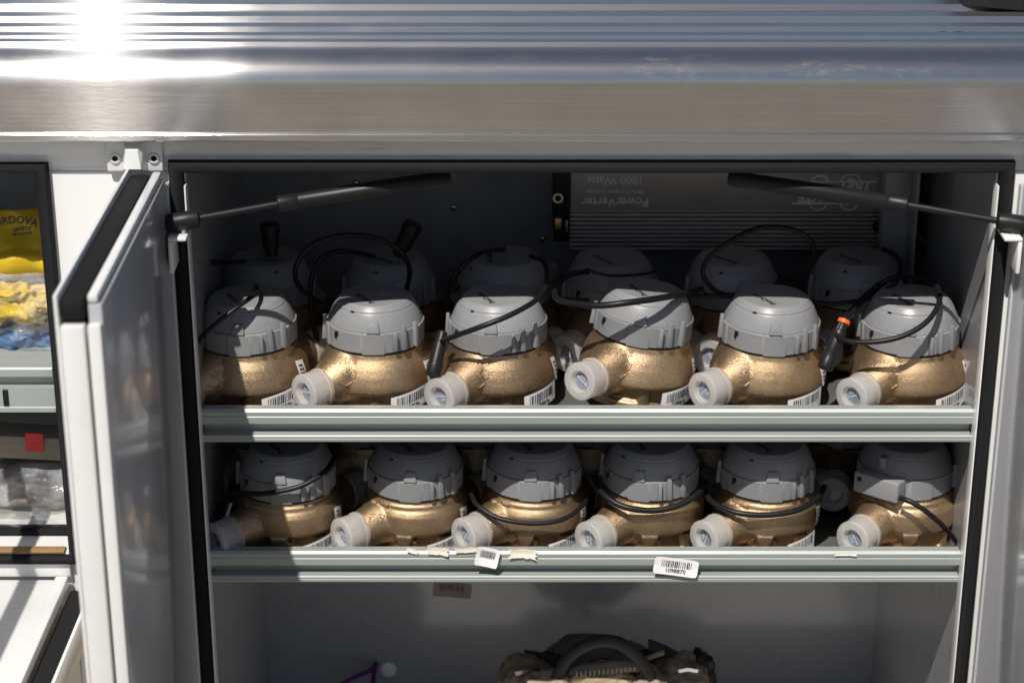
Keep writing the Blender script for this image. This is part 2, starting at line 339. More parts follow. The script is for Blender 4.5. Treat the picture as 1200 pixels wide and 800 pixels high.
# doors -----------------------------------------------------------
def door(sgn, xin, name='door'):
    """hinged at the face, standing straight out; sgn=-1 left door (inner face looks +x)"""
    d = empty(name); d.parent = T
    X = lambda t: xin+sgn*t     # t: distance outward from the inner face
    zt_, zb_ = .190, -.72; W = .405
    def bx(nm, t0, t1, y0, y1, z0, z1, m, b=.0012):
        a, c = sorted((X(t0), X(t1))); return link(nm, boxm(a, c, y0, y1, z0, z1, b), M[m], d)
    # inner pan with a raised centre
    bx('inner_pan', 0, .013, -W+.012, -.016, zb_+.012, zt_-.012, 'door', .003)
    bx('pan_edge', .0008, .0125, -W+.002, -W+.0115, zb_+.012, zt_-.028, 'white', .002)
    bx('pan_edge', .0035, .0125, -W+.012, -.02, zt_-.0115, zt_-.004, 'white', .002)
    # outer shell
    bx('outer_skin', .0355, .039, -W, -.006, zb_, zt_, 'white', .0012)
    bx('end_flange', .0145, .0352, -W-.001, -W+.014, zb_, zt_-.028, 'white', .002)
    # weather strip in the channel
    s = bx('weather_strip', .0145, .0352, -W+.004, -.02, zt_-.0255, zt_-.006, 'seal', .004)
    bx('weather_strip', .015, .035, -W+.0145, -W+.024, zb_+.005, zt_-.027, 'seal', .003)
    # hinge side flange
    bx('hinge_flange', -.002, .02, -.0155, -.0045, zb_, zt_-.02, 'door', .002)
    # bracket that carries the strut ball
    br = bx('strut_bracket', -.022, -.003, -.05, -.012, .120, .1235, 'white', .0012)
    bx('bracket_foot', -.0075, -.003, -.05, -.012, .085, .1195, 'white', .0012)
    return d
LD = door(-1, 0); LD.location.x = -.3570; LD.rotation_euler.z = R(1.0); RD = door(1, 0); RD.location.x = .5275; RD.rotation_euler.z = R(-.6)
# pivot brackets at the door heads
def pivot(cx):
    pl = link('pivot_bracket', boxm(cx-.029, cx+.029, -.0095, -.0042, .1825, .2155, .002, 3), M['white'], T)
    v = [(-.011,-.010,.2155), (.011,-.010,.2155), (.013,-.010,.184), (-.013,-.010,.184), (-.006,-.022,.209), (.006,-.022,.209), (.009,-.026,.190), (-.009,-.026,.190)]
    link('pivot_boss', sharp(fix(mesh([(cx+a, b, c) for a, b, c in v], [(0,1,5,4), (4,5,6,7), (1,2,6,5), (3,0,4,7), (2,3,7,6), (0,3,2,1)])), 20), M['white'], pl)
    for s in (-1, 1):
        link('screw', merge(lathe([(.0032, .0012), (.0055, .0016), (.0064, 0), (.0030, 0)], 24)), M['white'], pl, True, (cx+s*.020, -.0097, .197), (math.pi/2, 0, 0))
        link('screw_socket', lathe([(0, .0007), (.0031, .0007), (.0031, 0), (0, 0)], 6), M['seal'], pl, False, (cx+s*.020, -.0097, .197), (math.pi/2, 0, 0))
pivot(-.389); pivot(.560)

# gas struts
def strut(pts, kind=0):
    (a, ya), (b, yb), (c, yc), (e, ye) = pts     # ball, rod/cyl joint, cylinder end, cap end
    A, B, C_, E = at(*a, ya), at(*b, yb), at(*c, yc), at(*e, ye)
    st = empty('gas_strut'); st.parent = T
    D = (E-A).normalized()
    link('rod', cylm(A, B, .0036, seg=20), M['black'], st)
    link('cylinder', tubem([B-D*.001, B, B+D*.018, B+D*.020, B+D*.022, C_], .0085, 28, [.0065, .0088, .0088, .0076, .0084, .0084]), M['black'], st)
    link('end_fitting', tubem([C_-D*.002, C_, E-D*.006, E], .008, 28, [.0075, .0082, .0088, .0065]), M['black'], st)
    link('end_fitting', tubem([A-D*.019, A-D*.014, A+D*.008, A+D*.016, A+D*.018], .009, 28, [.006, .0098, .0098, .0085, .004]), M['black'], st)
    link('ball_stud', cylm(A+Vector((0, 0, -.016)), A+Vector((0, 0, .002)), .004, seg=16), M['steel'], st)
    return st
strut([((214, 259), -.030), ((326, 239), -.008), ((488, 214), .014), ((528, 209), .020)])
strut([((1188, 262), -.030), ((1062, 240), -.008), ((890, 214), .012), ((853, 208), .018)])

# left compartment shelf
LS = -.0395
lsp = [(.020, LS), (.002, LS), (.000, LS-.002), (0, LS-.010), (.003, LS-.012), (.010, LS-.013), (.010, LS-.022), (.002, LS-.024), (.002, LS-.046), (.0005, LS-.047), (.0005, LS-.052), (.012, LS-.053), (.014, LS-.02)]
sh = link('shelf', boxm(LX0, LX1+.002, .0205, BK-.01, LS-.003, LS-.0005, .0004), M['zinc'], T)
link('shelf_lip', extr_x(lsp, LX0+.002, LX1-.002, 1), M['zinc'], sh)
for u in (7, -70, -150):
    p = at(u, 468, .0015); box('slot', p.x-.003, p.x+.003, .0008, .0019, LS-.045, LS-.026, M['seal'], sh, .0005)
# fold-down door of the left compartment
fd = empty('fold_down_door'); fd.parent = T
HZ = -.290; DX1 = -.497
def fbx(nm, x0, x1, y0, y1, z0, z1, m, b=.0015): return link(nm, boxm(x0, x1, y0, y1, z0, z1, b), M[m], fd)
fbx('inner_pan', LX0+.02, DX1-.0, -.46, -.010, HZ-.012, HZ, 'white', .002)
fbx('pan_rim', DX1-.014, DX1+.001, -.4615, -.008, HZ-.010, HZ+.004, 'white', .003)
fbx('weather_strip', DX1+.0015, DX1+.024, -.47, -.010, HZ-.030, HZ-.013, 'seal', .003)
fbx('outer_skin', LX0, DX1+.034, -.48, -.006, HZ-.037, HZ-.0335, 'beige', .001)
fbx('skin_flange', DX1+.0245, DX1+.0285, -.478, -.008, HZ-.033, HZ-.010, 'white', .001)
box('lower_panel', -1.1, -.445, -.62, -.45, -.62, -.60, M['beige'], T)
link('hinge_ledge', boxm(LX0, LX1, -.008, -.0045, HZ+.002, LZB-.004, .001), M['white'], T)
fbx('stay_arm', -.645, -.625, -.45, .0, .10, .106, 'steel', .001)
# dirt line along the sill
link('dirt_line', boxm(LX0+.01, LX1-.006, -.0035, .010, LZB+.0005, LZB+.0035, .001), M['dust'], T)

# right-hand wall: cable channel and red wire
ch = link('cable_channel', merge(boxm(.452, .487, .325, .33, -.115, .145, .0015), boxm(.483, .487, .29, .3245, -.115, .145, .0015), boxm(.452, .456, .3305, .36, -.115, .145, .001)), M['inner'], T)
wr = link('red_wire', tubem(spline([at(1112, 196, .40), at(1111, 240, .40), at(1109, 290, .40), at(1103, 340, .38)]), .0022), M['red'])
tag(wr, 'thin red wire running down beside the white channel at upper right', 'wire')

# ---------------------------------------------------------------- power inverter
inv = empty('power_inverter', tuple(at(855, 250, .40))); tag(inv, 'dark ribbed metal power inverter mounted upside down under the compartment ceiling', 'inverter')
YI = .36
IA = at(668, 248, YI); IB = at(1041, 248, YI)
zc_ = IA.z
zbot = at(700, 293, YI).z; ztop = .135
def il(nm, me, m, par=inv, smooth=False):
    return link(nm, local(me, inv), M[m], par, smooth)
il('case', boxm(IA.x, IB.x, YI, BK-.002, zc_, ztop, .002), 'alu')
il('heat_sink', boxm(IA.x, IB.x, YI+.008, BK-.002, zbot, zc_-.0003, .0006), 'alu')
nf = 9; base = boxm(IA.x, IB.x, YI-.001, YI+.0077, -.0012, .0012, .0005); base.materials.append(M['alu'])
base.transform(inv.matrix_world.inverted())
for i in range(nf):
    z = zc_-.004-(zc_-.004-zbot-.002)*i/(nf-1)
    link('fin', base, None, inv, False, (0, 0, z))
EP = at(649, 240, YI)
il('end_plate', boxm(EP.x, IA.x-.0005, YI-.004, BK-.002, zbot+.012, ztop, .002), 'black')
il('socket_ring', place(lathe([(.0042, .002), (.0062, .002), (.0066, 0), (.0042, 0)], 24), at(654, 232, YI-.0045), (1, 0, 0), (0, 0, 1)), 'steel')
pq = at(654, 261, YI-.005)
il('terminal', boxm(pq.x-.004, pq.x+.004, YI-.011, YI-.0042, pq.z-.007, pq.z+.007, .001), 'copper')
pq = at(664, 264, YI-.005)
il('terminal', boxm(pq.x-.001, pq.x+.001, YI-.009, YI-.0042, pq.z-.008, pq.z+.007, .0004), 'copper')
def ip(nm, s, u, v_, size, bold=0, sp=1):
    il(nm, place(textm(s, size, .0002, bold, space=sp), at(u, v_, YI-.0003), (-1, 0, 0), (0, 0, -1)), 'silver')
ip('lettering', '1800 Watts', 721, 211.5, .0145, .0001, 1.0)
ip('lettering', 'Ultra-Compact Inverter', 721, 225, .0075, .0, 1.0)
ip('lettering', 'PowerVerter', 721, 236.5, .0155, .0001, 1.0)
# striped emblem: italic letters between two lines with circle outlines
def line(u0, u1, v_, th=.0010):
    a, b = at(u0, v_, YI), at(u1, v_, YI); return boxm(a.x, b.x, YI-.0006, YI-.0001, a.z-th, a.z+th)
def arcm(u, v_, r, up, filled=False):
    c = at(u, v_, YI); pts = [Vector((c.x+r*math.cos(R(a)), YI-.0004, c.z+(1 if up else -1)*r*.8*math.sin(R(a)))) for a in range(0, 181, 12)]
    if filled:
        vv = [p for p in pts]; return mesh(vv, [tuple(range(len(vv)))])
    return tubem(pts, .0009, 6)
em = [line(948, 1027, 213), line(928, 1001, 238.5), arcm(961, 213, .0105, True), arcm(997, 213, .0115, True), arcm(959, 238.5, .0105, False), arcm(995, 238.5, .0105, False), arcm(961, 213, .0085, True), arcm(997, 213, .006, True, True)]
for s, u, v_ in (('TRIPP', 1001, 219), ('-LITE', 953, 231)):
    t_ = textm(s, .0165, .0002, .0005, space=1.0); t_.transform(Matrix(((1, .25, 0, 0), (0, 1, 0, 0), (0, 0, 1, 0), (0, 0, 0, 1))))
    em.append(place(t_, at(u, v_, YI-.0003), (-1, 0, 0), (0, 0, -1)))
il('emblem', merge(*em), 'silver')
h = link('supply_cable', local(tubem(spline([at(1030, 262, .37), at(1052, 262, .35), at(1075, 275, .34), at(1090, 300, .33), at(1098, 335, .32), at(1098, 380, .32)]), .0085, 16), inv), M['cable'], inv)
il('cable_gland', cylm(at(1028, 263, .368), at(1050, 262, .352), .012), 'black')

# ---------------------------------------------------------------- water meter prototypes
def remesh(me, vox=.0013, it=5):
    o = bpy.data.objects.new('tmp', me); S.collection.objects.link(o)
    a = o.modifiers.new('r', 'REMESH'); a.mode = 'VOXEL'; a.voxel_size = vox
    b = o.modifiers.new('s', 'SMOOTH'); b.iterations = it; b.factor = .5
    dg = bpy.context.evaluated_depsgraph_get(); r = bpy.data.meshes.new_from_object(o.evaluated_get(dg)); bpy.data.objects.remove(o); return r
def azd(a): return Vector((math.sin(R(a)), -math.cos(R(a)), 0))
def az_box(az, r0, r1, w, z0, z1, w2=None, bev=.0006):
    me = boxm(-w/2, w/2, -r1, -r0, z0, z1, bev)
    if w2 is not None:
        for v in me.vertices:
            t = (v.co.z-z0)/(z1-z0); k = (w*(1-t)+w2*t)/w; v.co.x *= k
    me.transform(Matrix.Rotation(R(az), 4, 'Z')); return me
PZ = .0385; AZ = -43
def body_mesh(kind):
    if kind == 'A':
        pr = [(0, 0), (.050, 0), (.052, .002), (.0525, .0290), (.0640, .0305), (.0664, .0335), (.0656, .041), (.0632, .051), (.0598, .060), (.0562, .067), (.0545, .070), (.0535, .0765), (0, .0765)]
    else:
        pr = [(0, 0), (.047, 0), (.049, .002), (.050, .033), (.0610, .035), (.0622, .038), (.0612, .058), (.0585, .0635), (.0562, .066), (.0558, .0705), (.0535, .0715), (.0530, .0765), (0, .0765)]
    parts = [lathe(pr, 96)]
    for a, L_ in ((AZ, .0785), (AZ+180, .0785)):
        d = azd(a)
        parts.append(cylm(d*.01+Vector((0, 0, PZ)), d*(L_+.006)+Vector((0, 0, PZ)), .0205, seg=40))
        zz = PZ+.014 if kind == 'A' else PZ+.008
        if kind == 'A': parts.append(cylm(d*.044+Vector((0, 0, PZ+.004)), d*.072+Vector((0, 0, PZ)), .029, .0235, seg=40))
        parts.append(cylm(d*.020+Vector((0, 0, zz)), d*L_+Vector((0, 0, PZ)), .0385 if kind == 'A' else .033, .0212, seg=40))
        if kind == 'B': parts.append(az_box(a, .02, .062, .046, .034, .058, .038, .004))
        parts.append(cylm(d*L_+Vector((0, 0, PZ)), d*(L_+.0085)+Vector((0, 0, PZ)), .0168, seg=32))
    for a in (5, 95, 185, 275, 50, 230):
        d = azd(a); parts.append(cylm(d*.051+Vector((0, 0, .001)), d*.0515+Vector((0, 0, .029)), .0075, seg=20))
    parts.append(lathe([(0, .0005), (.0565, .0005), (.0575, .002), (.0570, .011), (.055, .0125), (0, .0125)], 96))
    if kind == 'B':
        d = azd(-2); x = Vector((math.cos(R(-2)), math.sin(R(-2)), 0))
        vv = []; n = 18
        for rr in (.052, .0632):
            vv += [d*rr+x*.0095*math.cos(math.pi*k/n)+Vector((0, 0, .0365-.0145*math.sin(math.pi*k/n))) for k in range(n+1)]
        ff = [tuple(range(n+1)), tuple(range(n+1, 2*n+2))[::-1]]+[(k, k+1, n+2+k, n+1+k) for k in range(n)]+[(n, 0, n+1, 2*n+1)]
        parts.append(fix(mesh(vv, ff)))
    me = remesh(merge(*parts), .0013, 14 if kind == 'A' else 5)
    for p in me.polygons: p.use_smooth = True
    return me
def curved_text(s, size, r, az0, z, ext=.0005, tilt=0, bold=.0002, rz=None):
    me = textm(s, size, ext, bold)
    bm = bmesh.new(); bm.from_mesh(me); bmesh.ops.subdivide_edges(bm, edges=bm.edges, cuts=1); bm.to_mesh(me); bm.free()
    for v in me.vertices:
        x, y, zz = v.co; y2 = y+x*tilt; a = R(az0)+x/r; rr = (rz(z+y2) if rz else r)+zz
        v.co = (rr*math.sin(a), -rr*math.cos(a), z+y2)
    return me
def patch(a0, a1, z0, z1, rfun, n=8, slant=0, off=0.):
    vv = []; ff = []
    for i in range(n+1):
        a = R(a0+(a1-a0)*i/n); s = slant*(i/n-.5)
        for z in (z0+s, (z0+z1)/2+s, z1+s):
            r = rfun(z)+off; vv.append((r*math.sin(a), -r*math.cos(a), z))
    for i in range(n):
        for j in range(2): ff.append((i*3+j, (i+1)*3+j, (i+1)*3+j+1, i*3+j+1))
    return vv, ff
def barcode_label(a0, a1, z0, z1, rfun, slant=.002, seed=1, number='1098870'):
    rd = random.Random(seed); V = []; Fc = []; mi = []
    def add(vf, m):
        k = len(V); V.extend(vf[0]); Fc.extend(tuple(i+k for i in q) for q in vf[1]); mi.extend([m]*len(vf[1]))
    add(patch(a0, a1, z0, z1, rfun, 8, slant, .0003), 0)
    w = a1-a0; h = z1-z0; a = a0+w*.14
    while a < a1-w*.14:
        b = w*rd.choice((.012, .02, .03)); sl = slant*((a+b/2-a0)/w-.5)
        add(patch(a, a+b, z0+h*.40+sl, z1-h*.12+sl, rfun, 1, 0, .00055), 1); a += b+w*rd.choice((.015, .022, .03))
    me = mesh(V, Fc); me.materials.append(M['paper']); me.materials.append(M['ink'])
    for p, i in zip(me.polygons, mi): p.material_index = i
    if number:
        rr = rfun((z0+z1)/2)
        t_ = curved_text(number, h*.30, rr, (a0+a1)/2, z0+h*.22, .0001, 0, 0, lambda z: rfun(z)+.0005)
        n0 = len(me.polygons); bm = bmesh.new(); bm.from_mesh(me); bm.from_mesh(t_); me2 = bpy.data.meshes.new('m'); bm.to_mesh(me2); bm.free()
        me2.materials.append(M['paper']); me2.materials.append(M['ink'])
        for i, p in enumerate(me2.polygons):
            if i >= n0: p.material_index = 1
        me = me2
    return me
def small_label(a0, a1, z0, z1, rfun):
    V = []; Fc = []; mi = []
    def add(vf, m):
        k = len(V); V.extend(vf[0]); Fc.extend(tuple(i+k for i in q) for q in vf[1]); mi.extend([m]*len(vf[1]))
    add(patch(a0, a1, z0, z1, rfun, 4, -.003, .0003), 0); w = a1-a0; h = z1-z0
    for k in range(4):
        add(patch(a0+w*.18, a0+w*(.8-.12*(k % 2)), z0+h*(.18+.19*k), z0+h*(.18+.19*k)+h*.07, rfun, 2, -.002, .0006), 1)
    me = mesh(V, Fc); me.materials.append(M['paper']); me.materials.append(M['ink'])
    for p, i in zip(me.polygons, mi): p.material_index = i
    return me
def capmesh():
    # axis = local z, base at 0 (towards the body), face at .026
    pr = [(.0178, 0), (.0232, 0), (.0237, .001), (.0237, .004), (.0224, .0052), (.0220, .0215), (.0226, .0222), (.0228, .0250), (.0218, .0265), (.0135, .0268), (.0122, .0255), (.0112, .0205), (0, .0200), (0, .0190), (.0120, .0193), (.0140, .0240), (.0200, .0245), (.0185, .0200), (.0180, .002)]
    me = lathe(pr, 56); me.transform(Matrix.Diagonal((.94, .94, 1, 1))); return sharp(me, 40)
CAPM = capmesh(); CAPM.materials.append(M['cap'])
DISCM = lathe([(0, .0214), (.0045, .0214), (.0052, .0210), (.0098, .0208), (.0102, .0203), (0, .0202)], 40); DISCM.materials.append(M['foil'])
MARKM = merge(boxm(-.0078, .0078, -.0006, .0006, .0208, .0215), place(textm('3/4', .0050, .0002), (.001, -.0045, .0214), (1, 0, 0), (0, 1, 0))); MARKM.materials.append(M['mark'])
DOMEP = [(.0520, .1005), (.0533, .1018), (.0530, .1030), (.0497, .1105), (.0462, .1185), (.0448, .1204), (.0441, .1209), (.0440, .1221), (.0433, .1231), (.0392, .1272), (.0384, .1276), (.0376, .1272), (.0370, .1276), (.030, .1281), (0, .1281)]
def ring_rf(a, i):
    d = (math.degrees(a)+180) % 360-180
    pan = (-9 < d < 17) or (60 < d < 72) or (-75 < d < -62) or (120 < d < 150) or (-150 < d < -120)
    return (.0011 if pan and 1 <= i <= 4 else 0, -.0012 if pan and i <= 2 else 0)
RINGM = sharp(lathe([(.0500, .0772), (.0540, .0772), (.0548, .0782), (.0551, .1000), (.0545, .1010), (.0530, .1013), (.0515, .1000), (.0515, .078)], 180, ring_rf), 30); RINGM.materials.append(M['grey'])
DOMEM = sharp(lathe(DOMEP, 128), 14); DOMEM.materials.append(M['grey'])
CLIPM = az_box(0, .0545, .0605, .0058, .0800, .1075, .0048, .0006)
for v in CLIPM.vertices:
    if v.co.z > .10 and v.co.y < -.058: v.co.y += .0022
CLIPM.materials.append(M['grey'])
CLIPS = az_box(0, .0545, .0600, .0042, .0800, .1000, .0038, .0005); CLIPS.materials.append(M['grey'])
TABM = az_box(4, .0470, .0572, .0150, .1020, .1125, .0100, .0006)
for v in TABM.vertices:
    if v.co.z > .108: v.co.y *= .915
TABM.materials.append(M['grey'])
NOTM = merge(az_box(0, .052, .0562, .0050, .0935, .0985), az_box(-1, .0535, .0575, .0020, .0905, .0965)); GAPSHADE = lathe([(.050, .0752), (.0542, .0752), (.0545, .0778), (.050, .0778)], 96); GAPSHADE.materials.append(M['black'])  # shade of the gap under the ring, built as a black band
NOTM.materials.append(M['black'])
NOT2 = az_box(0, .0420, .0450, .0070, .1190, .1222, .0035, .0003); NOT2.materials.append(M['black'])
BOXM = merge(boxm(-.030, .026, -.0690, -.0470, .0790, .1040, .0022, 3), boxm(-.008, .0, -.0530, -.040, .1045, .122, .001))
BOXM.materials.append(M['grey'])
HOLE = merge(place(lathe([(0, .0003), (.0032, .0003), (.0032, 0), (0, 0)], 24), (-.0225, -.0691, .0965), (1, 0, 0), (0, 0, 1))); HOLE.materials.append(M['black'])
def top_print():
    m1 = textm('ProCoder', .0088, .0002, .0004, space=1.05)
    m1.transform(Matrix.Translation((-.006, -.013, .1284)) @ Matrix.Rotation(R(128), 4, 'Z') @ Matrix.Translation((.002, .004, 0)))
    return m1
TXT = top_print(); TXT.materials.append(M['greyprint'])
EMB = []
for s, yy, sz in (('R900i', .016, .0075), ('RADIO READ', .0235, .0048)):
    t_ = textm(s, sz, .0004, .0001); t_.transform(Matrix.Translation((-.002, -.008, .1280)) @ Matrix.Rotation(R(128), 4, 'Z') @ Matrix.Translation((0, -yy, 0))); EMB.append(t_)
ar = merge(boxm(-.006, .006, -.0003, .0003, 0, .0006)); ar.transform(Matrix.Translation((.006, -.028, .1276)) @ Matrix.Rotation(R(40), 4, 'Z')); EMB.append(ar)
EMBM = merge(*EMB); EMBM.materials.append(M['grey'])

def rA(z):
    pts = [(0, .0580), (.012, .0580), (.0295, .0620), (.0335, .0664), (.041, .0656), (.051, .0632), (.060, .0598), (.067, .0562), (.0765, .054)]
    for (z0, r0), (z1, r1) in zip(pts, pts[1:]):
        if z <= z1: return r0+(r1-r0)*max(0, (z-z0))/(z1-z0)
    return .054
def rB(z):
    pts = [(0, .0580), (.012, .0582), (.033, .0600), (.038, .0624), (.058, .0614), (.0635, .0588), (.0765, .056)]
    for (z0, r0), (z1, r1) in zip(pts, pts[1:]):
        if z <= z1: return r0+(r1-r0)*max(0, (z-z0))/(z1-z0)
    return .054
BODY = {k: body_mesh(k) for k in 'AB'}
for k in 'AB': BODY[k].materials.append(M['bronze'])
from mathutils.bvhtree import BVHTree
CAST = {}
for k in 'AB':
    bm = bmesh.new(); bm.from_mesh(BODY[k]); bv = BVHTree.FromBMesh(bm); bm.free()
    def surf(a, z):
        d = Vector((math.sin(a), -math.cos(a), 0)); h_ = bv.ray_cast(Vector((0, 0, z))+d*.15, -d)
        return (.15-h_[3]) if h_[0] is not None else .05
    def wrap(me, az, z, rot=0, r=.058):
        bm = bmesh.new(); bm.from_mesh(me); bmesh.ops.subdivide_edges(bm, edges=bm.edges, cuts=1); bm.to_mesh(me); bm.free()
        c_, s_ = math.cos(R(rot)), math.sin(R(rot))
        for v in me.vertices:
            x, y, q = v.co; x, y = x*c_-y*s_, x*s_+y*c_
            a = R(az)+x/r; rr = surf(a, z+y)+q; v.co = (rr*math.sin(a), -rr*math.cos(a), z+y)
        return me
    if k == 'A':
        ms = [wrap(textm('NEPTUNE', .0066, .0015, .0003), -30, .0685), wrap(textm('T-10', .0060, .0011, .0002), -52, .0600, -8), wrap(textm('5/8', .0088, .0017, .0004), -20, .0565, -12)]
        dia = []
        for (x0, y0, x1, y1) in ((-.005, 0, 0, .005), (0, .005, .005, 0), (.005, 0, 0, -.005), (0, -.005, -.005, 0)):
            q = Vector((x1-x0, y1-y0, 0)); m_ = boxm(0, q.length, -.0005, .0005, -.0008, .0011); m_.transform(Matrix.Translation((x0, y0, 0)) @ Matrix.Rotation(math.atan2(q.y, q.x), 4, 'Z')); dia.append(m_)
        ms.append(wrap(merge(*dia), -22, .0480))
    else:
        ms = [wrap(textm('NEPTUNE', .0064, .0014, .0003), -36, .0690), wrap(textm('5/8', .0095, .0018, .0004), -30, .0560, -10)]
    CAST[k] = merge(*ms); CAST[k].materials.append(M['bronze'])

GRP = 'water meters standing on the two shelves'
def meter(kind, label, seed=0, bar=True, side=True, number='1098870', bara=(33, 62)):
    t = empty('water_meter'); tag(t, label, 'water meter', GRP)
    link('body', BODY[kind], None, t)
    link('cast_lettering', CAST[kind], None, t)
    for a in (AZ, AZ+180):
        d = azd(a); o = link('pipe_cap', CAPM, None, t)
        o.matrix_local = Matrix.Translation(d*.0790+Vector((0, 0, PZ))) @ (d.to_track_quat('Z', 'Y').to_matrix().to_4x4() @ Matrix.Rotation(R(random.uniform(0, 360)), 4, 'Z'))
        link('cap_centre', DISCM, None, o); link('cap_mark', MARKM, None, o)
    rf = rA if kind == 'A' else rB
    if bar: link('barcode_label', barcode_label(bara[0], bara[1], (.011 if kind == 'A' else .008), (.033 if kind == 'A' else .030), lambda z: (.0676 if kind == 'A' else .0640), .007, seed, number), None, t)
    if side: link('side_label', small_label(66, 80, .033, .058, lambda z: rf(z)+.0006), None, t)
    for nm, me, a in (('register_ring', RINGM, 0), ('register_dome', DOMEM, 0), ('gap_shade', GAPSHADE, 0), ('clip', CLIPS, 29), ('clip', CLIPM, 40), ('clip', CLIPM, 58), ('clip', CLIPM, -78), ('dome_tab', TABM, 0),
                      ('latch_slot', NOTM, -44), ('arrow_notch', NOT2, -27), ('printed_name', TXT, 0), ('raised_lettering', EMBM, 0), ('cable_box', BOXM, 178)):
        o = link(nm, me, None, t); o.rotation_euler.z = R(a); o['reg'] = 1
        if nm == 'raised_lettering': o['kind'] = 'stuff'
        if nm == 'cable_box':
            h_ = link('screw_hole', HOLE, None, o)
    return t
def put(t, u, v, y, zf, rot=0, reg=0, tilt=(0, 0), dz=0):
    """stand the meter so that its axis passes where (u) is at ring height"""
    x = (u-600)/F*((y-CAM.y)*math.cos(THETA)+(CAM.z-(zf+.085))*math.sin(THETA))
    if tilt == (0, 0): tilt = (random.uniform(-1, 1), random.uniform(-1.3, 1.3))
    t.location = (x, y, zf+dz); t.rotation_euler = (R(tilt[0]), R(tilt[1]), R(rot))
    for c in t.children:
        if 'reg' in c: c.rotation_euler.z += R(reg); del c['reg']
    t.matrix_world = Matrix.LocRotScale(t.location, t.rotation_euler, None)
    return t
UF = [  # upper front row: u, y, body rot, register rot, tilt, label
    (293, .103, -4, -4, (0, 0), 'meter with grey dome, half in shadow at the left end of the upper shelf'),
    (440, .103, -3, 0, (0, 0), 'brass meter on upper shelf, second from left, black connector resting at its right'),
    (586, .103, 4, -16, (0, 0), 'brass meter on upper shelf with one thin cable crossing its sunlit dome'),
    (743, .100, 2, -16, (-1, 7), 'tilted meter on upper shelf under a thick cable, its cap on the shelf lip'),
    (901, .103, -7, 1, (0, 0), 'brass meter on upper shelf with an uncovered grey dome, below the tall cable loop'),
    (1068, .103, -3, -13, (0, 0), 'brass meter at the right end of upper shelf, cable looped over its dome')]
UM = []
for i, (u, y, r_, rr, tl, lb) in enumerate(UF):
    m_ = put(meter('A', lb, i+1, bara=(20, 62)), u, 0, y, SF[0], r_, rr, tl, (.009) if i == 3 else 0); UM.append(m_)
UB = [
    (315, .240, 20, 30, 'shaded meter behind the first upper meter, black connector standing on its dome'),
    (456, .240, -10, 20, 'shaded meter inside the big cable loop, slanted black connector on its dome'),
    (593, .240, 5, -40, 'shaded meter in upper back row with a bare dome left of the inverter'),
    (716, .240, 10, -12, 'shaded meter in upper back row directly behind the tilted meter'),
    (858, .240, 24, -20, 'shaded meter in upper back row seen through the tall cable loop'),
    (1002, .240, 10, -10, 'shaded meter in upper back row below the right end of the inverter')]
UBM = []
for i, (u, y, r_, rr, lb) in enumerate(UB):
    UBM.append(put(meter('A', lb, i+11, bar=False, side=False), u, 0, y, SF[0], r_, rr))
LF = [
    (339, .093, -5, -2, (0, 0), 'brass meter in shade at the left end of the lower shelf'),
    (486, .096, -8, 0, (0, 0), 'brass meter on lower shelf behind the torn paper scraps, no cable in front'),
    (625, .096, -7, -2, (0, 0), 'meter on lower shelf, third from left, with a cable hanging across its bronze body'),
    (764, .0995, -3, -20, (0, 0), 'brass meter on lower shelf above the loose numbered barcode sticker, cable under its ring'),
    (899, .097, -5, 0, (0, 0), 'brass meter on lower shelf, second from right, cable tucked tight under the ring'),
    (1060, .101, 1, -217, (0, 0), 'brass meter at the right end of lower shelf, square grey cable box facing forward')]
LM = []
for i, (u, y, r_, rr, tl, lb) in enumerate(LF):
    LM.append(put(meter('B', lb, i+21, bar=(i < 5 and i != 3), side=(i in (0, 1, 2, 4, 5)), bara=(22, 60)), u, 0, y, SF[1], r_, rr, tl))
for c in LM[5].children:
    if c.name.startswith('side_label'): c.rotation_euler.z = R(-125)
for i, (u, lb) in enumerate(((300, 'dark meter in lower back row behind the left end meter'), (432, 'dark meter in lower back row, second from the left'), (560, 'dark meter in lower back row, third from the left'), (694, 'dark meter in lower back row, third from the right'), (832, 'dark meter in lower back row, second from the right'), (985, 'dark meter in lower back row with its milky cap showing between the right two meters'))):
    put(meter('A', lb, i+31, bar=False, side=False), u, 0, .242, SF[1], (10, 5, 12, 0, 8, 30)[i], (20, -30, 60, 10, -15, 25)[i])
bpy.context.view_layer.update()

# ---------------------------------------------------------------- cables (each belongs to its meter)
def cable(root, pts, r=.0029, name='cable'):
    return link(name, local(tubem(spline([at(*p[:2], p[2]) for p in pts], 8), r, 12), root), M['cable'], root)
cable(UM[0], [(232, 410, .06), (236, 395, .035), (262, 372, .030), (292, 350, .050), (303, 342, .09), (300, 335, .13)], .0026)
cable(UBM[0], [(232, 350, .16), (231, 325, .15), (243, 309, .15), (265, 307, .17), (292, 306, .24)], .003)
cable(UBM[1], [(475, 345, .17), (480, 318, .16), (470, 295, .15), (440, 279, .14), (400, 276, .13), (365, 288, .13), (347, 312, .13), (350, 335, .14), (372, 352, .15), (398, 358, .16)], .0030)
cable(UBM[1], [(440, 300, .25), (416, 296, .18), (392, 295, .16), (372, 308, .15), (364, 335, .15), (366, 370, .15), (372, 400, .15)], .0030)
cable(UM[2], [(514, 402, .055), (527, 396, .035), (560, 384, .018), (598, 369, .025), (630, 350, .055), (641, 330, .10), (638, 308, .15), (622, 300, .19)], .0030)
cable(UBM[2], [(590, 292, .25), (562, 297, .16), (535, 320, .14), (524, 345, .15), (530, 358, .16)], .0030)
cable(UM[3], [(655, 330, .12), (650, 345, .08), (662, 354, .055), (700, 358, .030), (740, 354, .026), (775, 349, .045), (800, 344, .085), (822, 338, .13)], .0036)
